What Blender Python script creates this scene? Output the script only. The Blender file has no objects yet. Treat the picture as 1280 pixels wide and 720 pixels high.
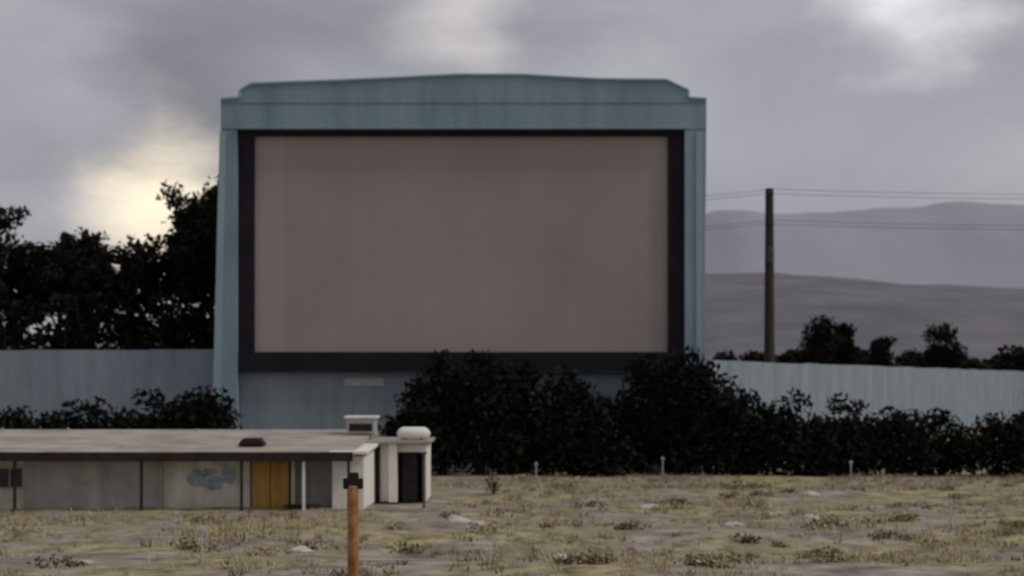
import bpy, math, random
import numpy as np
from mathutils import Vector, noise, Matrix
random.seed(7); rng=np.random.default_rng(7)
sc=bpy.context.scene
sc.view_settings.view_transform='Standard'
sc.view_settings.look='None'
sc.view_settings.exposure=0

# ---------------------------------------------------------------- materials
def mat(name,cols,scale=1.0,rough=0.85,bump=0.0,bscale=None,detail=5,stretch=(1,1,1),stops=None,spec=0.2,attr=False,streak=0.0):
    m=bpy.data.materials.new(name); m.use_nodes=True
    nt=m.node_tree; N=nt.nodes; L=nt.links
    b=N['Principled BSDF']; b.inputs['Roughness'].default_value=rough
    b.inputs['Specular IOR Level'].default_value=spec
    tc=N.new('ShaderNodeTexCoord'); mp=N.new('ShaderNodeMapping'); mp.inputs['Scale'].default_value=stretch
    L.new(tc.outputs['Object'],mp.inputs['Vector'])
    no=N.new('ShaderNodeTexNoise'); no.inputs['Scale'].default_value=scale; no.inputs['Detail'].default_value=detail
    no.inputs['Roughness'].default_value=0.62
    L.new(mp.outputs[0],no.inputs['Vector'])
    cr=N.new('ShaderNodeValToRGB'); e=cr.color_ramp.elements
    k=len(cols); stops=stops or [0.3+0.4*i/max(1,k-1) for i in range(k)]
    while len(e)<k: e.new(0.5)
    for i,c in enumerate(cols):
        e[i].position=stops[i]; e[i].color=(*c,1)
    L.new(no.outputs['Fac'],cr.inputs['Fac'])
    col=cr.outputs['Color']
    if attr:
        at=N.new('ShaderNodeAttribute'); at.attribute_name='tint'
        mx=N.new('ShaderNodeMix'); mx.data_type='RGBA'; mx.blend_type='MULTIPLY'; mx.inputs[0].default_value=1
        L.new(col,mx.inputs[6]); L.new(at.outputs['Color'],mx.inputs[7]); col=mx.outputs[2]
    if streak>0:   # rain-run weathering
        m2=N.new('ShaderNodeMapping'); m2.inputs['Scale'].default_value=(1.6,1.6,0.07); L.new(tc.outputs['Object'],m2.inputs['Vector'])
        n3=N.new('ShaderNodeTexNoise'); n3.inputs['Scale'].default_value=1.0; n3.inputs['Detail'].default_value=4; L.new(m2.outputs[0],n3.inputs['Vector'])
        mr=N.new('ShaderNodeMapRange'); mr.inputs['From Min'].default_value=0.35; mr.inputs['From Max'].default_value=0.65
        mr.inputs['To Min'].default_value=1-streak; mr.inputs['To Max'].default_value=1+streak*0.6
        L.new(n3.outputs['Fac'],mr.inputs['Value'])
        vs=N.new('ShaderNodeVectorMath'); vs.operation='SCALE'; L.new(col,vs.inputs[0]); L.new(mr.outputs[0],vs.inputs['Scale']); col=vs.outputs[0]
    L.new(col,b.inputs['Base Color'])
    if bump>0:
        n2=N.new('ShaderNodeTexNoise'); n2.inputs['Scale'].default_value=bscale or scale*6; n2.inputs['Detail'].default_value=3
        L.new(mp.outputs[0],n2.inputs['Vector'])
        bp=N.new('ShaderNodeBump'); bp.inputs['Strength'].default_value=bump; bp.inputs['Distance'].default_value=0.05
        L.new(n2.outputs['Fac'],bp.inputs['Height']); L.new(bp.outputs[0],b.inputs['Normal'])
    return m

M={}
M['teal']=mat('teal_paint',[(0.19,0.275,0.32),(0.23,0.325,0.375),(0.27,0.37,0.415)],0.5,stretch=(1,1,0.35),bump=0.2,bscale=6,streak=0.06)
M['teal_light']=mat('teal_paint_pale',[(0.26,0.36,0.405),(0.32,0.43,0.475)],0.6,stretch=(1,1,0.3),bump=0.2,bscale=6)  # paler teal for the coping and pilaster edges
M['wallp']=mat('wall_paint',[(0.20,0.245,0.28),(0.25,0.30,0.34),(0.29,0.345,0.385)],0.35,stretch=(1,1,0.5),bump=0.3,bscale=5,streak=0.08)
M['black']=mat('mask_black',[(0.012,0.011,0.014),(0.022,0.019,0.022)],0.8)
M['screen']=mat('screen_surface',[(0.325,0.275,0.257),(0.352,0.302,0.283),(0.382,0.333,0.31)],0.10,detail=2,stretch=(1,1,0.8),bump=0.1,bscale=4,attr=True,stops=[0.3,0.5,0.72],streak=0.015)
M['steel']=mat('steel_dark',[(0.08,0.08,0.085),(0.14,0.12,0.11)],2)
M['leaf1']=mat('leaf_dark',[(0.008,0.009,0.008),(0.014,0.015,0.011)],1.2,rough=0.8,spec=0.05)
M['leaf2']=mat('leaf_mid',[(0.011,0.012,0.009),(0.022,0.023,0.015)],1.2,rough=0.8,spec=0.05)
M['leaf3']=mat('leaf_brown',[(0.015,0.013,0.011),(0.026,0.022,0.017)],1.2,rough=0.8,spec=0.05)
M['bark']=mat('bark',[(0.03,0.025,0.02),(0.06,0.05,0.04)],5,bump=0.5)
M['straw']=mat('straw_grass',[(0.38,0.32,0.19),(0.52,0.45,0.30)],0.4)
M['olive']=mat('olive_grass',[(0.19,0.165,0.075),(0.28,0.24,0.12)],0.4)
M['brown']=mat('brown_weed',[(0.10,0.07,0.045),(0.18,0.125,0.08)],0.5)
M['rock']=mat('rock_pale',[(0.40,0.37,0.32),(0.62,0.59,0.53)],3,bump=0.5)
M['roof']=mat('roof_gravel',[(0.28,0.235,0.20),(0.38,0.335,0.29),(0.50,0.455,0.40)],0.8,stretch=(0.6,1,1),bump=0.4,bscale=12)
M['fascia']=mat('roof_fascia',[(0.02,0.016,0.014),(0.05,0.035,0.03)],2)
M['stucco']=mat('stucco_beige',[(0.44,0.41,0.34),(0.57,0.54,0.45),(0.66,0.63,0.54)],1.1,bump=0.4,bscale=15,streak=0.15)
M['stucco_g']=mat('stucco_grey',[(0.30,0.29,0.26),(0.45,0.435,0.395)],1.1,bump=0.4,bscale=15,streak=0.15)
M['white']=mat('white_paint',[(0.74,0.70,0.63),(0.87,0.84,0.78)],1.4,bump=0.2,bscale=12,stretch=(1,1,0.4))
M['mustard']=mat('mustard_paint',[(0.36,0.20,0.05),(0.48,0.28,0.08)],1.5,stretch=(1,1,0.4),streak=0.2)
M['blue']=mat('mural_blue',[(0.14,0.19,0.26),(0.28,0.33,0.39),(0.42,0.42,0.38)],2.5)
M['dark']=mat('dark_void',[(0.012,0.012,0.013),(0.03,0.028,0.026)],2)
M['glass']=mat('dark_glass',[(0.02,0.022,0.026),(0.03,0.033,0.038)],2,rough=0.15,spec=0.5)
M['rust']=mat('rust_orange',[(0.16,0.06,0.03),(0.36,0.16,0.065),(0.46,0.28,0.15)],3.0,stretch=(1,1,0.6),bump=0.4,bscale=20)
M['wood']=mat('pole_wood',[(0.035,0.03,0.03),(0.07,0.06,0.055)],4,stretch=(1,1,0.15),bump=0.4)
M['wire']=mat('wire',[(0.07,0.07,0.075),(0.10,0.10,0.105)],1)
M['galv']=mat('galvanised',[(0.35,0.35,0.35),(0.5,0.5,0.5)],5,rough=0.5)
M['hill_near']=mat('hill_scrub_hazed',[(0.125,0.12,0.14),(0.155,0.147,0.168),(0.19,0.18,0.195)],0.012,detail=8,stops=[0.36,0.5,0.64])  # scrub speckle, with distance haze painted into the base colours
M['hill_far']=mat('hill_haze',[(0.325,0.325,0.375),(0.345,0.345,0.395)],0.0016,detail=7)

def ground_mat():
    m=bpy.data.materials.new('dry_ground'); m.use_nodes=True
    nt=m.node_tree; N=nt.nodes; L=nt.links; b=N['Principled BSDF']
    b.inputs['Roughness'].default_value=0.95; b.inputs['Specular IOR Level'].default_value=0.1
    tc=N.new('ShaderNodeTexCoord')
    def nz(s,d,r=0.6):
        n=N.new('ShaderNodeTexNoise'); n.inputs['Scale'].default_value=s; n.inputs['Detail'].default_value=d; n.inputs['Roughness'].default_value=r
        L.new(tc.outputs['Object'],n.inputs['Vector']); return n
    def ramp(src,cols,st):
        c=N.new('ShaderNodeValToRGB'); e=c.color_ramp.elements
        while len(e)<len(cols): e.new(0.5)
        for i,(a,p) in enumerate(zip(cols,st)): e[i].position=p; e[i].color=(*a,1)
        L.new(src.outputs['Fac'],c.inputs['Fac']); return c
    dirt=ramp(nz(0.55,6,0.68),[(0.17,0.143,0.122),(0.29,0.25,0.215),(0.43,0.38,0.32)],[0.37,0.5,0.64])
    grass=ramp(nz(0.9,6,0.7),[(0.15,0.13,0.065),(0.32,0.275,0.155),(0.47,0.41,0.265)],[0.37,0.5,0.63])
    mk=ramp(nz(0.16,4),[(0,0,0),(1,1,1)],[0.44,0.58])
    mx=N.new('ShaderNodeMix'); mx.data_type='RGBA'
    L.new(mk.outputs[0],mx.inputs[0]); L.new(dirt.outputs[0],mx.inputs[6]); L.new(grass.outputs[0],mx.inputs[7])
    L.new(mx.outputs[2],b.inputs['Base Color'])
    bp=N.new('ShaderNodeBump'); bp.inputs['Strength'].default_value=0.8; bp.inputs['Distance'].default_value=0.2
    L.new(nz(2.0,4,0.7).outputs['Fac'],bp.inputs['Height']); L.new(bp.outputs[0],b.inputs['Normal'])
    return m
M['ground']=ground_mat()

# ---------------------------------------------------------------- mesh helpers
def link(o,parent=None):
    sc.collection.objects.link(o)
    if parent: o.parent=parent
    return o
def mesh(name,v,f,mats,parent=None,mi=None,smooth=False):
    me=bpy.data.meshes.new(name); me.from_pydata([tuple(p) for p in v],[],f)
    for m in (mats if isinstance(mats,list) else [mats]): me.materials.append(m)
    if mi is not None: me.polygons.foreach_set('material_index',np.array(mi,dtype=np.int32))
    if smooth: me.polygons.foreach_set('use_smooth',np.ones(len(me.polygons),dtype=bool))
    me.update()
    return link(bpy.data.objects.new(name,me),parent)
def empty(name,loc=(0,0,0)):
    e=bpy.data.objects.new(name,None); e.location=loc; return link(e)
def bevel(o,w=0.02):
    md=o.modifiers.new('b','BEVEL'); md.width=w; md.segments=2; md.limit_method='ANGLE'; return o
def boxm(x0,x1,y0,y1,z0,z1):
    v=[(x0,y0,z0),(x1,y0,z0),(x1,y1,z0),(x0,y1,z0),(x0,y0,z1),(x1,y0,z1),(x1,y1,z1),(x0,y1,z1)]
    f=[(0,3,2,1),(4,5,6,7),(0,1,5,4),(1,2,6,5),(2,3,7,6),(3,0,4,7)]
    return v,f
def box(name,x0,x1,y0,y1,z0,z1,m,parent=None,bv=0.02):
    v,f=boxm(x0,x1,y0,y1,z0,z1); o=mesh(name,v,f,m,parent)
    if bv: bevel(o,bv)
    return o
def prism(name,pts,y0,y1,m,parent=None,bv=0.02):
    n=len(pts); v=[(x,y0,z) for x,z in pts]+[(x,y1,z) for x,z in pts]
    f=[tuple(range(n)),tuple(range(2*n-1,n-1,-1))]+[(i,i+n,(i+1)%n+n,(i+1)%n) for i in range(n)]
    o=mesh(name,v,f,m,parent)
    if bv: bevel(o,bv)
    return o
def tube(V,F,p0,p1,r0,r1,k=6):
    p0=Vector(p0);p1=Vector(p1); d=(p1-p0)
    if d.length<1e-5: return
    d.normalize(); a=d.orthogonal().normalized(); b=d.cross(a); s=len(V)
    for p,r in((p0,r0),(p1,r1)):
        for i in range(k):
            t=2*math.pi*i/k; V.append(tuple(p+(a*math.cos(t)+b*math.sin(t))*r))
    for i in range(k):
        j=(i+1)%k; F.append((s+i,s+j,s+k+j,s+k+i))
    F.append(tuple(s+i for i in range(k-1,-1,-1))); F.append(tuple(s+k+i for i in range(k)))
def cyl(name,p0,p1,r0,r1,m,parent=None,k=16):
    V=[];F=[];tube(V,F,p0,p1,r0,r1,k); return mesh(name,V,F,m,parent)

def leaves(P,size,droop=0.0):
    n=len(P)
    a=rng.normal(size=(n,3)); a/=np.linalg.norm(a,axis=1)[:,None]
    b=rng.normal(size=(n,3)); b-= (b*a).sum(1)[:,None]*a; b/=np.linalg.norm(b,axis=1)[:,None]
    s=(size*(0.6+0.8*rng.random(n)))[:,None]
    q=np.stack([P-a*s,P-b*s*0.5,P+a*s,P+b*s*0.5],axis=1).reshape(-1,3)
    return q
def blobpts(c,r,n,fill=0.45):
    d=rng.normal(size=(n,3)); d/=np.linalg.norm(d,axis=1)[:,None]
    return np.array(c)+d*np.array(r)*(rng.random(n)**fill)[:,None]

def foliage_object(name,blobs,size,stems,mats,dens=1.0,wts=(0.6,0.3,0.1)):
    V=[];F=[]
    for s in stems: tube(V,F,*s)
    nb=len(F); Q=[];MI=[0]*nb
    for (c,r) in blobs:
        n=int(dens*36*r[0]*r[1]*r[2]*0.22/size/size**0.5)+30
        P=blobpts(c,r,n); P=P[P[:,2]>0.05]
        Q.append(leaves(P,size))
        base=rng.choice(3,p=wts)
        MI+= [1+int(x) for x in np.where(rng.random(len(P))<0.6,base,rng.choice(3,len(P),p=wts))]
    Q=np.concatenate(Q); s=len(V); V=V+[tuple(p) for p in Q]
    F+=[(s+4*i,s+4*i+1,s+4*i+2,s+4*i+3) for i in range(len(Q)//4)]
    return mesh(name,V,F,mats,None,MI)
LM=[M['bark'],M['leaf1'],M['leaf2'],M['leaf3']]

# ---------------------------------------------------------------- ground
def gz(x,y):
    d=max(0,1-abs(y-70)/60)
    h=0.22*noise.noise(Vector((x*0.07,y*0.12,0)))+0.12*noise.noise(Vector((x*0.35,y*0.35,3)))
    h+=0.12*math.sin(y*0.55+0.4*math.sin(x*0.06))   # drive-in parking ramps
    return h*d if y<130 else 0
xs=sorted(set([round(s*v,3) for s in(-1,1) for v in list(np.arange(0,60,0.7))+[60,70,90,130,200,350,700,1500,3500,9000,16000]]))
ys=[-3000,-600,-100,-20,5,20,30]+list(np.arange(35,105,0.6))+[106,110,120,140,200,400,900,2000,5000,14000]
V=[(x,y,gz(x,y)) for y in ys for x in xs]; nx=len(xs)
F=[(j*nx+i,j*nx+i+1,(j+1)*nx+i+1,(j+1)*nx+i) for j in range(len(ys)-1) for i in range(nx-1)]
mesh('ground',V,F,M['ground'],smooth=True)

def grass():
    V=[];F=[];MI=[]
    cnt=0
    while cnt<8000:
        x=random.uniform(-40,40); y=random.uniform(42,103)
        if -27<x<-3.5 and 70<y<81: continue
        n1=noise.noise(Vector((x*0.16,y*0.16,9)))+0.5*noise.noise(Vector((x*0.6,y*0.6,2)))
        if n1<random.uniform(-0.15,0.5): continue
        cnt+=1
        z=gz(x,y); k=noise.noise(Vector((x*0.12,y*0.12,20)))+random.uniform(-0.3,0.3)
        m=0 if k>-0.12 else 1
        if random.random()<0.06: m=2
        hh=random.uniform(0.08,0.32)*(1.2 if m!=1 else 0.8)
        for b in range(8):
            a=random.uniform(0,6.283); r=random.uniform(0,0.2)
            px=x+r*math.cos(a); py=y+r*math.sin(a); w=random.uniform(0.018,0.04)
            l=random.uniform(0.2,0.8)*hh; h=hh*random.uniform(0.5,1.1); t=random.uniform(0,3.14)
            s=len(V)
            V+=[(px-w*math.cos(t),py-w*math.sin(t),z-0.03),(px+w*math.cos(t),py+w*math.sin(t),z-0.03),(px+l*math.cos(a),py+l*math.sin(a),z+h)]
            F.append((s,s+1,s+2)); MI.append(m)
    mesh('dry_grass',V,F,[M['straw'],M['olive'],M['brown']],None,MI)
grass()
def scrub():
    Q=[];MI=[]
    def clump(x,y,r,b):
        n=int(75*r/0.4)
        P=blobpts((x,y,gz(x,y)+r*0.2),(r*1.4,r,r*0.45),n,0.5)
        Q.append(leaves(P,0.085))
        MI.extend([b if random.random()<0.7 else random.randrange(3) for _ in range(n)])
    for i in range(300):
        x=random.uniform(-35,36); y=random.uniform(43,100)
        if -27<x<-3.0 and 67<y<82: continue
        n1=noise.noise(Vector((x*0.14,y*0.14,9)))
        if n1<random.uniform(-0.4,0.3): continue
        clump(x,y,random.uniform(0.18,0.6),random.choice([0,0,0,1,1,1,2]))
    # larger individual weeds
    for x,y,r,b in [(2.4,50,0.65,2),(10.6,54,0.5,1),(5.8,49,0.6,2),(6.3,48.7,0.5,0),(-3.6,55,0.55,2),(-11,55,0.6,1),(-10.3,54.6,0.5,0),(13.5,58,0.5,1),
                    (4.6,60,0.5,1),(8.2,57,0.5,2),(-7.2,55.3,0.5,1),(11.8,61,0.5,2),(16,66,0.6,1),(3.6,72,0.5,1),(7.5,75,0.6,2),(12,83,0.7,1),(18,54,0.6,2),(-14,49,0.6,2),(0.3,70,0.6,0)]:
        clump(x,y,r,b); clump(x+random.uniform(-.8,.8),y+random.uniform(-.5,.5),r*0.6,b)
    q=np.concatenate(Q)
    mesh('scrub_brush',q,[(4*i,4*i+1,4*i+2,4*i+3) for i in range(len(q)//4)],[M['straw'],M['olive'],M['brown']],None,MI)
scrub()
def rock(x,y,r):
    import bmesh
    bm=bmesh.new(); bmesh.ops.create_icosphere(bm,subdivisions=3,radius=r)
    sd=random.uniform(0,50)
    for v in bm.verts:
        k=1+0.5*noise.noise(v.co/r*1.1+Vector((sd,0,0)))+0.15*noise.noise(v.co/r*4+Vector((sd,0,0)))
        v.co=Vector((v.co.x*k*1.4,v.co.y*k,v.co.z*k*0.55))
    me=bpy.data.meshes.new('rock'); bm.to_mesh(me); bm.free(); me.materials.append(M['rock'])
    o=bpy.data.objects.new('rock',me); o.location=(x,y,gz(x,y)+r*0.1); link(o)
for x,y,r in [(-7.2,54.5,0.30),(-2.2,66,0.34),(6.1,71.5,0.3),(8.6,62,0.25),(1.6,53.5,0.22),(12.5,67,0.25),(-1.4,64.2,0.2),(14.9,80,0.3),(22,60,0.3),(-13.3,50,0.2)]:
    rock(x,y,r)
st=[((-0.95,80.5,0.0),(-0.95+random.uniform(-.4,.4),80.5+random.uniform(-.4,.4),0.7),0.03,0.01,4) for _ in range(7)]
foliage_object('tumbleweed',[((-0.95,80.5,0.5),(0.5,0.5,0.45))],0.09,st,[M['bark'],M['leaf3'],M['leaf3'],M['brown']],3.0)

# ---------------------------------------------------------------- screen tower
T=empty('drive_in_movie_screen',(-3,101,0))
def P(o):
    o.matrix_parent_inverse=Matrix.Translation((3,-101,0)); return o
prof=[(12.1,21.35),(12.1,23.2),(10.95,23.28),(10.95,23.75),(10.3,24.05),(9.6,24.38),(5.5,24.42),(2.6,24.58),(0.6,24.7),(-3.6,24.7),(-7,24.52),(-10.5,24.36),(-16.2,24.15),(-16.9,23.75),(-16.95,23.28),(-18.12,23.2),(-18.12,21.35)]
P(prism('fascia',prof,99.5,102.3,M['teal'],T,0.04))
cop=[p for p in prof if p[1]>23]
V=[];F=[]
for a,b in zip(cop[:-1],cop[1:]):
    tube(V,F,(a[0],99.47,a[1]+0.02),(b[0],99.47,b[1]+0.02),0.10,0.10,6)
P(mesh('coping',V,F,M['teal_light'],T))
P(box('fascia_trim',-18.1,12.08,99.45,99.497,22.99,23.06,M['teal'],T))
P(box('fascia_lip',-17.1,10.75,99.36,99.497,21.352,21.48,M['teal'],T))
P(prism('left_pilaster',[(-18.65,0),(-17.1,0),(-17.1,21.348),(-18.12,21.348)],99.55,102.2,M['teal'],T))
P(prism('right_pilaster',[(10.75,0),(11.9,0),(12.1,21.348),(10.75,21.348)],99.55,102.2,M['teal'],T))
P(prism('left_pilaster_edge',[(-18.72,0),(-18.25,0),(-17.8,21.2),(-18.18,21.2)],99.48,99.548,M['teal_light'],T,0))
P(box('right_pilaster_edge',11.45,11.85,99.48,99.548,0,21.2,M['teal_light'],T,0))
P(box('mask_left',-17.098,-16.1,99.85,100.3,7.5,21.0,M['black'],T))
P(box('mask_right',9.75,10.748,99.85,100.3,7.5,21.0,M['black'],T))
P(box('mask_top',-17.098,10.748,99.83,100.3,21.002,21.347,M['black'],T))
P(box('mask_bottom',-17.098,10.748,99.7,100.3,6.25,7.498,M['black'],T))
P(box('back_slab',-17.09,10.74,100.45,102.1,6.3,21.34,M['steel'],T))
P(box('base_wall',-17.09,10.74,100.35,101.9,0,6.245,M['wallp'],T))
V=[];F=[];cols=[]
nxp,nzp=14,7; W=25.85/nxp; H=13.5/nzp
for i in range(nxp):
    for j in range(nzp):
        x0=-16.1+i*W; z0=7.5+j*H; g=0.0015
        dy=[random.uniform(-0.004,0.004) for _ in range(4)]
        s=len(V); y=100.2
        V+=[(x0+g,y+dy[0],z0+g),(x0+W-g,y+dy[1],z0+g),(x0+W-g,y+dy[2],z0+H-g),(x0+g,y+dy[3],z0+H-g)]
        F.append((s,s+1,s+2,s+3)); t=random.uniform(0.99,1.01)
        if i==0: t*=1.10
        if i==nxp-1: t*=1.06
        cols+=[(t,t,t,1)]*4
scr=P(mesh('screen_surface',V,F,M['screen'],T))
ca=scr.data.color_attributes.new('tint','FLOAT_COLOR','CORNER')
for i,c in enumerate(cols): ca.data[i].color=c
bk=P(box('screen_backing',-16.15,9.8,100.24,100.44,7.45,21.05,M['screen'],T,0))
ca=bk.data.color_attributes.new('tint','FLOAT_COLOR','CORNER')
for d in ca.data: d.color=(0.9,0.9,0.9,1)
V=[];F=[]
for x in (-16,-10.5,-5,0.5,5,10):
    tube(V,F,(x,102.1,20),(x,110,0),0.18,0.18,6)
    tube(V,F,(x,102.2,0),(x,102.2,21),0.15,0.15,6)
    for z in (5,10,15): tube(V,F,(x,102.2,z),(x,110-8*z/20*0.99,z),0.1,0.1,6)
P(mesh('rear_truss',V,F,M['steel'],T))
P(box('base_sign',-10.5,-8.0,100.27,100.345,5.35,5.85,M['galv'],T))
P(box('base_hatch',-9.9,-8.0,100.29,100.345,3.4,4.7,M['wallp'],T))

# ---------------------------------------------------------------- perimeter wall
def wall(name,a,b,h,seg=4.0):
    W=empty(name,(a[0],a[1],0))
    a=Vector((a[0],a[1],0)); b=Vector((b[0],b[1],0)); d=(b-a); Ln=d.length; ang=math.atan2(d.y,d.x)
    W.rotation_euler=(0,0,ang)
    n=int(Ln/seg)
    V=[];F=[]
    for i in range(n):
        v,f=boxm(i*seg+0.005,(i+1)*seg-0.005,-0.12+random.uniform(-.01,.01),0.12,0,h+random.uniform(-.05,.03))
        s=len(V); V+=v; F+=[tuple(s+q for q in g) for g in f]
    mesh('wall_panels',V,F,M['wallp'],W)
    V=[];F=[]
    for i in range(n+1):   # buttresses stand behind the wall
        v,f=boxm(i*seg-0.13,i*seg+0.13,0.125,0.5,0,h-0.4)
        s=len(V); V+=v; F+=[tuple(s+q for q in g) for g in f]
    mesh('wall_buttresses',V,F,M['wallp'],W)
    return W
wall('perimeter_wall',(-90.8,101),(-18.8,101),7.65)
wall('perimeter_wall',(12.3,100.5),(118,330),7.0)

# ---------------------------------------------------------------- bushes
def bush(name,x,y,top,rx,ry=2.0,size=0.2,dens=1.0,low=0.0):
    bl=[];st=[]
    n=int(8+rx*4)
    for i in range(n):
        u=random.uniform(-1,1); zc=random.uniform(0.10,0.80)*top
        lim=math.sqrt(max(0.05,1-(max(0,zc/top-0.35)/0.72)**2))
        r=random.uniform(0.55,1.05)*min(1.5,top*0.28)
        bl.append(((x+u*rx*lim*0.85,y+random.uniform(-1,1)*ry*0.6,zc),(r*1.15,r,r*0.95)))
    bl.append(((x,y,top-0.75),(0.95,0.9,0.75)))
    bl.append(((x,y,top*0.33),(rx*1.15,ry*0.7,top*0.38)))
    for i in range(6):
        st.append(((x+random.uniform(-.3,.3),y,0),(x+random.uniform(-1,1)*rx*0.7,y+random.uniform(-1,1),top*random.uniform(.5,.85)),0.1,0.03,5))
    return foliage_object(name,bl,size,st,LM,dens)
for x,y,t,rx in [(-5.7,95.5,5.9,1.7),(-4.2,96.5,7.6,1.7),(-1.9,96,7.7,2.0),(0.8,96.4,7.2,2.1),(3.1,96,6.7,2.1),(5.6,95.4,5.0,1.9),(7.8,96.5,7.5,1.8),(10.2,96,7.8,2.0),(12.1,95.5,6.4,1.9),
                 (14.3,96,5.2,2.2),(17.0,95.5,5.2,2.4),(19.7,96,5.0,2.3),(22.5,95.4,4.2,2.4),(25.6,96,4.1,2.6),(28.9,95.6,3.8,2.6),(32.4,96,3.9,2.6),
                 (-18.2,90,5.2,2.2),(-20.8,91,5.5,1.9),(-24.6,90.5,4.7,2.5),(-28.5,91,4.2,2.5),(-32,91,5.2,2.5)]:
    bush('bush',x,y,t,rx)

# ---------------------------------------------------------------- trees
def tree(name,x,y,h,spread,trunk=0.3,leafd=1.0,size=0.22,depth=5,lean=0.0,mats=LM):
    V=[];F=[];tips=[]
    def grow(p,d,L,r,k):
        n=3; q=p
        for i in range(n):
            d2=(d+Vector((random.gauss(0,.12),random.gauss(0,.12),random.gauss(0.03,.06)))).normalized()
            q2=q+d2*L/n; tube(V,F,q,q2,r*(1-i*0.12),r*(1-(i+1)*0.12),5); q=q2; d=d2
            if k<=2: tips.append((q.copy(),k))
        if k==0: return
        m=random.choice([2,3,3]) if k<depth else 4
        for i in range(m):
            a=random.uniform(0,6.283); t=random.uniform(0.35,0.8)*spread
            nd=(d+Vector((math.cos(a)*t,math.sin(a)*t,0.12))).normalized()
            grow(q,nd,L*random.uniform(0.66,0.86),r*0.6,k-1)
    grow(Vector((x,y,0)),Vector((lean,0,1)),h*0.27,trunk,depth)
    zt=max(v[2] for v in V); s=h/zt
    V=[((v[0]-x)*(0.5+0.5*s)+x,(v[1]-y)*(0.5+0.5*s)+y,v[2]*s) for v in V]
    nb=len(F); MI=[0]*nb; Q=[]
    for p,k in tips:
        p=Vector(((p.x-x)*(0.5+0.5*s)+x,(p.y-y)*(0.5+0.5*s)+y,p.z*s))
        if random.random()<0.18: continue
        n=int(26*leafd*random.uniform(0.4,1.5)*(1.0 if p.z<h*0.78 else 0.5)); r=random.uniform(0.35,0.85)
        P_=blobpts(tuple(p),(r,r,r*0.75),n,0.5); Q.append(leaves(P_,size))
        b=random.choice([1,1,1,2,2,3]); MI+=[b if random.random()<.7 else random.choice([1,2,3]) for _ in range(n)]
    Q=np.concatenate(Q); s0=len(V); V+= [tuple(q) for q in Q]
    F+=[(s0+4*i,s0+4*i+1,s0+4*i+2,s0+4*i+3) for i in range(len(Q)//4)]
    return mesh(name,V,F,mats,None,MI)
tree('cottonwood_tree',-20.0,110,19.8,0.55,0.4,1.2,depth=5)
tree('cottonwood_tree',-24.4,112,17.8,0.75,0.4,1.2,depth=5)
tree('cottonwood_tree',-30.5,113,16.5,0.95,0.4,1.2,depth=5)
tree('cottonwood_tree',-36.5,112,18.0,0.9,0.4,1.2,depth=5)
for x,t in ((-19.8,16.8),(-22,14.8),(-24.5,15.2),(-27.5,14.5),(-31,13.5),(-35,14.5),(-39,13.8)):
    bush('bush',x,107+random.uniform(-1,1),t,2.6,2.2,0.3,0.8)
def far_bush(name,x,y,top,rx,z0=0.4):
    bl=[]
    for i in range(20):
        zc=random.uniform(z0,0.9)*top
        r=random.uniform(0.4,0.62)*rx
        bl.append(((x+random.uniform(-.6,.6)*rx,y+random.uniform(-.6,.6)*rx,zc),(r*1.1,r,r*1.1)))
    bl.append(((x,y,top*0.62),(rx*0.9,rx*0.8,top*0.3)))
    st=[((x,y,0),(x,y,top*0.7),0.35,0.15,6)]+[((x,y,top*0.35),(x+random.uniform(-.7,.7)*rx,y,top*0.75),0.15,0.05,5) for _ in range(5)]
    foliage_object(name,bl,0.3,st,LM,1.0,(0.35,0.35,0.3))
far_bush('elm_tree',37.8,200,14.8,2.4)
far_bush('elm_tree',41.9,202,13.5,1.7)
far_bush('elm_tree',46.4,200,11.6,1.8)
far_bush('elm_tree',55.5,205,13.0,2.4)
bl=[]
for i in range(170):
    x=random.uniform(30,120); y=random.uniform(240,262)
    r=random.uniform(1.2,2.4); bl.append(((x,y,random.uniform(3.5,9.0)),(r*1.5,r,r)))
for i in range(60):
    x=random.uniform(-120,-45); y=random.uniform(240,262)
    r=random.uniform(1.2,2.6); bl.append(((x,y,random.uniform(3.0,8.2)),(r*1.5,r,r)))
foliage_object('distant_tree_row',bl,0.5,[],LM,1.0,(0.4,0.3,0.3))

# ---------------------------------------------------------------- utility poles + wires
def upole(x,y,h=19.5,ang=0.0):
    E=empty('utility_pole',(x,y,0)); E.rotation_euler=(0,0,ang)
    cyl('pole_shaft',(0,0,-0.5),(0,0,h),0.44,0.29,M['wood'],E,12)
    for i,z in enumerate((h-0.5,h-2.7)):
        box('crossarm_%d'%i,-0.08,0.08,-1.5,1.5,z-0.08,z+0.08,M['wood'],E)
        for j,yy in enumerate((-1.35,-0.6,0.6,1.35)):
            cyl('insulator_%d_%d'%(i,j),(0,yy,z+0.08),(0,yy,z+0.32),0.05,0.07,M['glass'],E,8)
    cyl('transformer',(0,-0.65,h-5.3),(0,-0.65,h-4.2),0.24,0.24,M['steel'],E,14)
    return (x,y,h,ang)
pp=[upole(-10,118,19.3),upole(18.5,115,19.5),upole(78,109,19.5)]
V=[];F=[]
for (a,b) in zip(pp[:-1],pp[1:]):
    for dz in (-0.2,-2.4):
        for yy in (-1.35,1.35):
            p0=Vector((a[0],a[1]+yy,a[2]+dz)); p1=Vector((b[0],b[1]+yy,b[2]+dz)); prev=None
            for i in range(25):
                t=i/24; q=p0.lerp(p1,t); q.z-=0.7*4*t*(1-t)
                if prev is not None: tube(V,F,prev,q,0.018,0.018,4)
                prev=q
mesh('power_lines',V,F,M['wire'])

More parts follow.
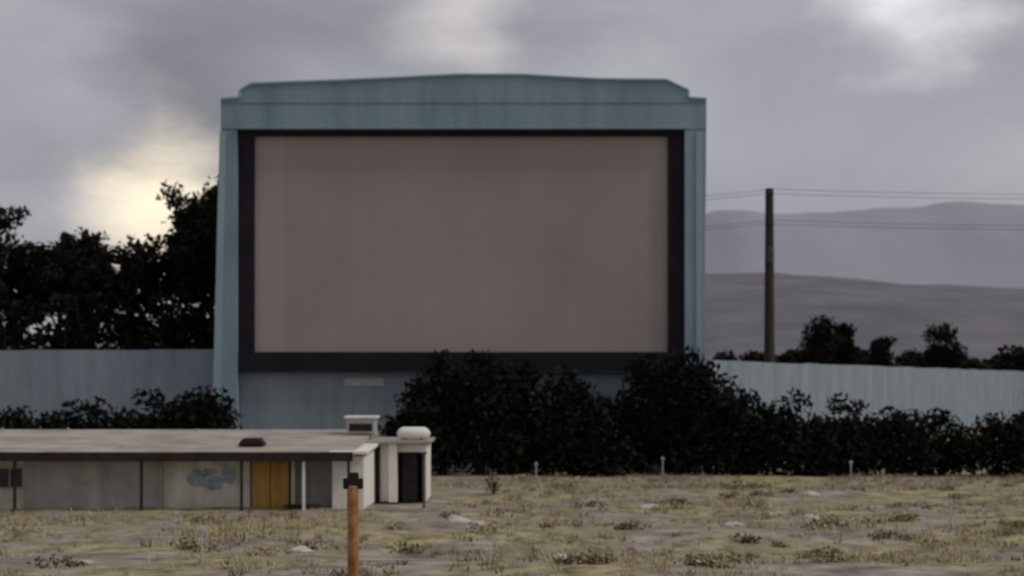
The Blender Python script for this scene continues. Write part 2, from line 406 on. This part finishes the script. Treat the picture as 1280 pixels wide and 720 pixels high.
# ---------------------------------------------------------------- concession building
C=empty('concession_building',(0,0,0))
box('front_wall_left',-27,-11.55,70.6,70.8,0,2.5,M['stucco'],C)
box('front_wall_grey',-21.5,-15.4,70.50,70.597,0.05,2.3,M['stucco_g'],C)
box('front_wall_mid',-9.6,-7.95,71.5,71.7,0,2.6,M['stucco_g'],C)
box('recess_side',-9.75,-9.602,70.6,71.7,0,2.5,M['stucco'],C)
box('front_wall_white',-7.9,-6.7,70.3,70.5,0,2.42,M['white'],C)
box('right_end_wall',-6.698,-6.5,70.3,79.7,0,2.42,M['white'],C)
box('back_wall',-27,-6.7,79.7,79.9,0,3.15,M['stucco'],C)
box('left_end_wall',-27.2,-27.002,70.6,79.9,0,2.5,M['stucco'],C)
box('door_frame',-11.54,-9.76,70.55,70.62,0,2.4,M['fascia'],C)
for i,x in enumerate((-11.46,-10.63)):
    box('mustard_door_%d'%i,x,x+0.79,70.46,70.545,0.06,2.32,M['mustard'],C)
    box('door_panel_%d'%i,x+0.12,x+0.67,70.43,70.457,1.2,2.1,M['mustard'],C)
    box('door_kick_%d'%i,x+0.12,x+0.67,70.43,70.457,0.2,0.95,M['mustard'],C)
def splash(k,cx,cz,rx,rz,sd):
    n=28; yy=70.594-0.0015*k
    pts=[(cx,yy,cz)]
    for i in range(n):
        a=2*math.pi*i/n; r=1+0.45*noise.noise(Vector((math.cos(a)*1.6+sd,math.sin(a)*1.6,sd)))
        pts.append((cx+rx*r*math.cos(a),yy,cz+rz*r*math.sin(a)))
    mesh('mural_paint_%d'%k,pts,[(0,1+i,1+(i+1)%n) for i in range(n)],M['blue'],C)
splash(0,-13.9,1.45,0.42,0.38,1.3); splash(1,-13.15,1.2,0.5,0.28,4.1); splash(2,-12.5,1.55,0.35,0.42,7.7); splash(3,-13.3,1.7,0.3,0.18,9.2)
for i,x in enumerate((-25.6,-22.8)):
    yf=70.596
    box('window_frame_%d'%i,x,x+1.3,yf-0.07,yf,0.95,1.95,M['stucco_g'],C)
    box('window_glass_%d'%i,x+0.09,x+0.62,yf-0.09,yf-0.071,1.04,1.86,M['glass'],C,0)
    box('window_glass_b_%d'%i,x+0.68,x+1.21,yf-0.09,yf-0.071,1.04,1.86,M['glass'],C,0)
def roof(name,x0,x1,y0,y1,z0,z1,t,m):
    pts=[(x0,y0,z0),(x1,y0,z0),(x1,y1,z1),(x0,y1,z1)]
    V=[(a,b,c-t) for a,b,c in pts]+pts
    o=mesh(name,V,[(0,3,2,1),(4,5,6,7),(0,1,5,4),(1,2,6,5),(2,3,7,6),(3,0,4,7)],m,C); bevel(o,0.02)
roof('roof_deck',-27.6,-6.9,69.4,80.2,2.62,3.28,0.16,M['roof'])
box('roof_fascia',-27.6,-6.9,69.32,69.397,2.24,2.64,M['fascia'],C)
for i,x in enumerate((-26.4,-21.6,-16.1,-11.75,-9.05,-7.1)):
    box('porch_post_%d'%i,x-0.06,x+0.06,69.45,69.57,0,2.45,M['white'] if i==4 else M['fascia'],C,0.01)
roof('white_wing_roof',-8.0,-6.3,69.7,76,2.66,2.8,0.14,M['white'])
box('roof_vent_curb',-12.2,-11.2,71.7,72.5,2.65,2.85,M['fascia'],C)
prism('roof_vent_hood',[(-12.3,2.85),(-11.1,2.85),(-11.35,3.15),(-12.05,3.15)],71.6,72.6,M['fascia'],C)
box('evaporative_cooler',-8.0,-6.6,77.2,78.5,3.15,3.9,M['galv'],C,0.05)
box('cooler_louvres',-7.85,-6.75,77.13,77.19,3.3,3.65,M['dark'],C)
box('cooler_lid',-8.1,-6.5,77.1,78.6,3.902,4.02,M['white'],C)
V=[];F=[]
for i in range(5):
    x=random.uniform(-26,-13); y=random.uniform(71,79); z=2.62+(y-69.4)*0.061
    tube(V,F,(x,y,z-0.1),(x,y,z+random.uniform(.15,.28)),0.06,0.06,8)
mesh('vent_pipes',V,F,M['galv'],C)
box('annex_front',-7.1,-5.45,75.8,76,0,2.7,M['white'],C)
box('annex_lintel',-5.45,-4.05,75.8,76,2.35,2.7,M['white'],C,0)
box('annex_side',-4.25,-4.05,76.003,79.8,0,2.7,M['white'],C)
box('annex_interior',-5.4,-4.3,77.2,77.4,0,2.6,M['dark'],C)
box('annex_back',-7.1,-4.06,79.81,80,0,2.7,M['white'],C)
box('annex_pier',-5.82,-5.42,75.35,75.797,0,2.75,M['white'],C)
box('annex_roof',-7.3,-3.85,75.2,80.2,2.752,2.9,M['roof'],C)
box('annex_downspout',-6.5,-6.25,75.64,75.797,0,2.7,M['dark'],C)
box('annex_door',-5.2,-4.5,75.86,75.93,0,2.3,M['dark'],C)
V=[];F=[]
ring=[(-5.5,0.02),(-5.46,0.14),(-5.36,0.25),(-5.2,0.32),(-4.2,0.32),(-4.04,0.25),(-3.94,0.14),(-3.9,0.02)]
for x,r in ring:
    for i in range(20):
        a=2*math.pi*i/20; V.append((x,76.4+r*math.cos(a),3.2+r*math.sin(a)))
for j in range(len(ring)-1):
    for i in range(20): F.append((j*20+i,j*20+(i+1)%20,(j+1)*20+(i+1)%20,(j+1)*20+i))
mesh('water_tank',V,F,M['white'],C,smooth=True)
for i,x in enumerate((-5.1,-4.3)): box('tank_saddle_%d'%i,x-0.06,x+0.06,76.15,76.65,2.9,3.0,M['steel'],C,0)
K=empty('wooden_crate',(-9.0,70.3,0))
box('crate_body',-1.0,0.55,-0.3,0.3,0.02,0.28,M['dark'],K)
for i in range(4): box('slat_%d'%i,-1.02+0.4*i,-0.72+0.4*i,-0.33,-0.302,0.02,0.3,M['fascia'],K,0.005)
S=empty('steel_post',(-3.85,70,0))
cyl('post_shaft',(0,0,-0.2),(0,0,2.5),0.06,0.06,M['steel'],S,10)
box('post_cap',-0.12,0.12,-0.1,0.1,2.5,2.62,M['steel'],S)
cyl('post_footing',(0,0,-0.1),(0,0,0.15),0.16,0.13,M['stucco_g'],S,12)

# ---------------------------------------------------------------- speaker posts
def speaker_post(name,x,y,h,r,m,head,hs=1.0):
    E=empty(name,(x,y,gz(x,y)))
    cyl('post_shaft',(0,0,-0.4),(0,0,h),r,r*0.92,m,E,14)
    cyl('post_footing',(0,0,-0.1),(0,0,0.16),r*2.2,r*1.8,M['stucco_g'],E,14)
    box('junction_box',-0.15*hs,0.15*hs,-0.11*hs,0.11*hs,h-0.02,h+0.36*hs,head,E,0.03)
    for s in (-1,1):
        box('speaker_%d'%s,s*0.2*hs-0.08*hs,s*0.2*hs+0.08*hs,-0.09*hs,0.09*hs,h-0.1*hs,h+0.2*hs,head,E,0.04)
        cyl('bracket_%d'%s,(0,0,h+0.05),(s*0.2*hs,0,h+0.05),0.02,0.02,m,E,6)
speaker_post('speaker_post',-4.42,44.5,2.85,0.165,M['rust'],M['dark'],1.0)
for x,y,h in [(8.85,94,1.0),(19.7,93,0.9),(-9.6,49.5,1.0),(1.4,93,0.8),(2.8,63,0.9),(17,62,0.9),(-12,57,1.0),(27,72,0.9)]:
    speaker_post('speaker_post',x,y,h,0.04,M['galv'],M['galv'],0.4)

# ---------------------------------------------------------------- hills
def hills(name,y0,depth,x0,x1,n,hf,m,rough=0.22):
    V=[];F=[];rows=26
    for j in range(rows+1):
        t=j/rows; prof=math.sin(min(1,t*1.25)*math.pi/2)**1.3 if t<0.8 else 1-(t-0.8)*1.5
        for i in range(n+1):
            x=x0+(x1-x0)*i/n; y=y0+depth*t
            h=hf(x)*prof
            h*=1+rough*noise.fractal(Vector((x/depth*3,y/depth*3,5)),1,2,6)*(1 if j<rows*0.7 else 0.35)
            V.append((x,y,h-2 if j else -20))
    for j in range(rows):
        for i in range(n):
            a=j*(n+1)+i; F.append((a,a+1,a+n+2,a+n+1))
    mesh(name,V,F,m,smooth=True)
def hn(x):
    k=min(1,max(0.45,(x+300)/500)); return k*(143+9*noise.fractal(Vector((x/400,0,1)),1,2,5))
def hfr(x):
    k=min(1,max(0.25,(x+700)/1500)); return k*(680+28*noise.fractal(Vector((x/700,3,1)),1,2,6))
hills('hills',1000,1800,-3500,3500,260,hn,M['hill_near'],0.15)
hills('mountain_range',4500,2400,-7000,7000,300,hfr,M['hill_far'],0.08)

# ---------------------------------------------------------------- world
w=bpy.data.worlds.new('World'); sc.world=w; w.use_nodes=True
try:
    w.cycles.sampling_method='MANUAL'; w.cycles.sample_map_resolution=256
except Exception: pass
nt=w.node_tree; N=nt.nodes; L=nt.links
bg=N['Background']; bg.inputs['Strength'].default_value=0.1
EL,AZ=math.radians(46),math.radians(104)
sky=N.new('ShaderNodeTexSky'); sky.sky_type='NISHITA'; sky.sun_disc=False; sky.sun_elevation=EL; sky.sun_rotation=AZ
tc=N.new('ShaderNodeTexCoord')
mp=N.new('ShaderNodeMapping'); mp.inputs['Scale'].default_value=(1,1,2.2); L.new(tc.outputs['Generated'],mp.inputs['Vector'])
def nz(s,d,r,dist=0.0):
    n=N.new('ShaderNodeTexNoise'); n.inputs['Scale'].default_value=s; n.inputs['Detail'].default_value=d; n.inputs['Roughness'].default_value=r
    n.inputs['Distortion'].default_value=dist
    L.new(mp.outputs[0],n.inputs['Vector']); return n
n1=nz(4.0,5,0.52,0.3)
cr=N.new('ShaderNodeValToRGB'); e=cr.color_ramp.elements
e.new(0.5)
for i,(p,c) in enumerate([(0.32,(0.265,0.258,0.288)),(0.5,(0.36,0.352,0.387)),(0.7,(0.48,0.47,0.495))]):
    e[i].position=p; e[i].color=(*c,1)
L.new(n1.outputs['Fac'],cr.inputs['Fac'])
sc10=N.new('ShaderNodeVectorMath'); sc10.operation='SCALE'; sc10.inputs['Scale'].default_value=10.2
L.new(cr.outputs['Color'],sc10.inputs[0])
wob=nz(9,4,0.55)
cur=sc10.outputs[0]
nrm=N.new('ShaderNodeVectorMath'); nrm.operation='NORMALIZE'; L.new(tc.outputs['Generated'],nrm.inputs[0])
wv=N.new('ShaderNodeVectorMath'); wv.operation='SCALE'; wv.inputs['Scale'].default_value=0.10
L.new(wob.outputs['Color'],wv.inputs[0])
wa=N.new('ShaderNodeVectorMath'); wa.operation='ADD'; L.new(nrm.outputs[0],wa.inputs[0]); L.new(wv.outputs[0],wa.inputs[1])
def region(d,rad,col,k):
    global cur
    d=Vector(d).normalized()+Vector((0.05,0.05,0.05))
    ds=N.new('ShaderNodeVectorMath'); ds.operation='DISTANCE'; L.new(wa.outputs[0],ds.inputs[0]); ds.inputs[1].default_value=d
    mr=N.new('ShaderNodeMapRange'); mr.interpolation_type='SMOOTHSTEP'
    mr.inputs['From Min'].default_value=0; mr.inputs['From Max'].default_value=rad
    mr.inputs['To Min'].default_value=k; mr.inputs['To Max'].default_value=0
    L.new(ds.outputs['Value'],mr.inputs['Value'])
    mx=N.new('ShaderNodeMix'); mx.data_type='RGBA'
    L.new(mr.outputs[0],mx.inputs[0]); L.new(cur,mx.inputs[6]); mx.inputs[7].default_value=(*col,1); cur=mx.outputs[2]
region((0.20,1,0.15),0.14,(3.7,3.6,4.1),0.6)
region((-0.035,1,0.235),0.065,(7.2,6.7,6.5),0.9)
region((0.245,1,0.245),0.07,(9.5,9.2,9.4),0.95)
region((-0.20,1,0.172),0.085,(1.95,1.9,2.1),0.85)
region((-0.225,1,0.105),0.075,(12.0,10.4,7.8),1.0)
mx=N.new('ShaderNodeMix'); mx.data_type='RGBA'; mx.inputs[0].default_value=0.93
L.new(sky.outputs[0],mx.inputs[6]); L.new(cur,mx.inputs[7])
L.new(mx.outputs[2],bg.inputs['Color'])

sd=bpy.data.lights.new('sun','SUN'); sd.energy=1.3; sd.angle=math.radians(12); sd.color=(1,0.95,0.87)
so=bpy.data.objects.new('sun',sd); link(so)
dv=Vector((math.sin(AZ)*math.cos(EL),math.cos(AZ)*math.cos(EL),math.sin(EL)))
so.rotation_euler=dv.to_track_quat('Z','Y').to_euler(); so.location=(60,30,60)

# ---------------------------------------------------------------- camera
cd=bpy.data.cameras.new('camera'); cam=bpy.data.objects.new('camera',cd); link(cam)
cam.location=(0,0,5.8); cam.rotation_euler=(math.radians(90),0,0)
cd.sensor_width=36; cd.lens=56.25; cd.shift_y=114/1280; cd.clip_end=30000; cd.clip_start=0.1
cd.dof.use_dof=True; cd.dof.focus_distance=20; cd.dof.aperture_fstop=1.15
sc.camera=cam
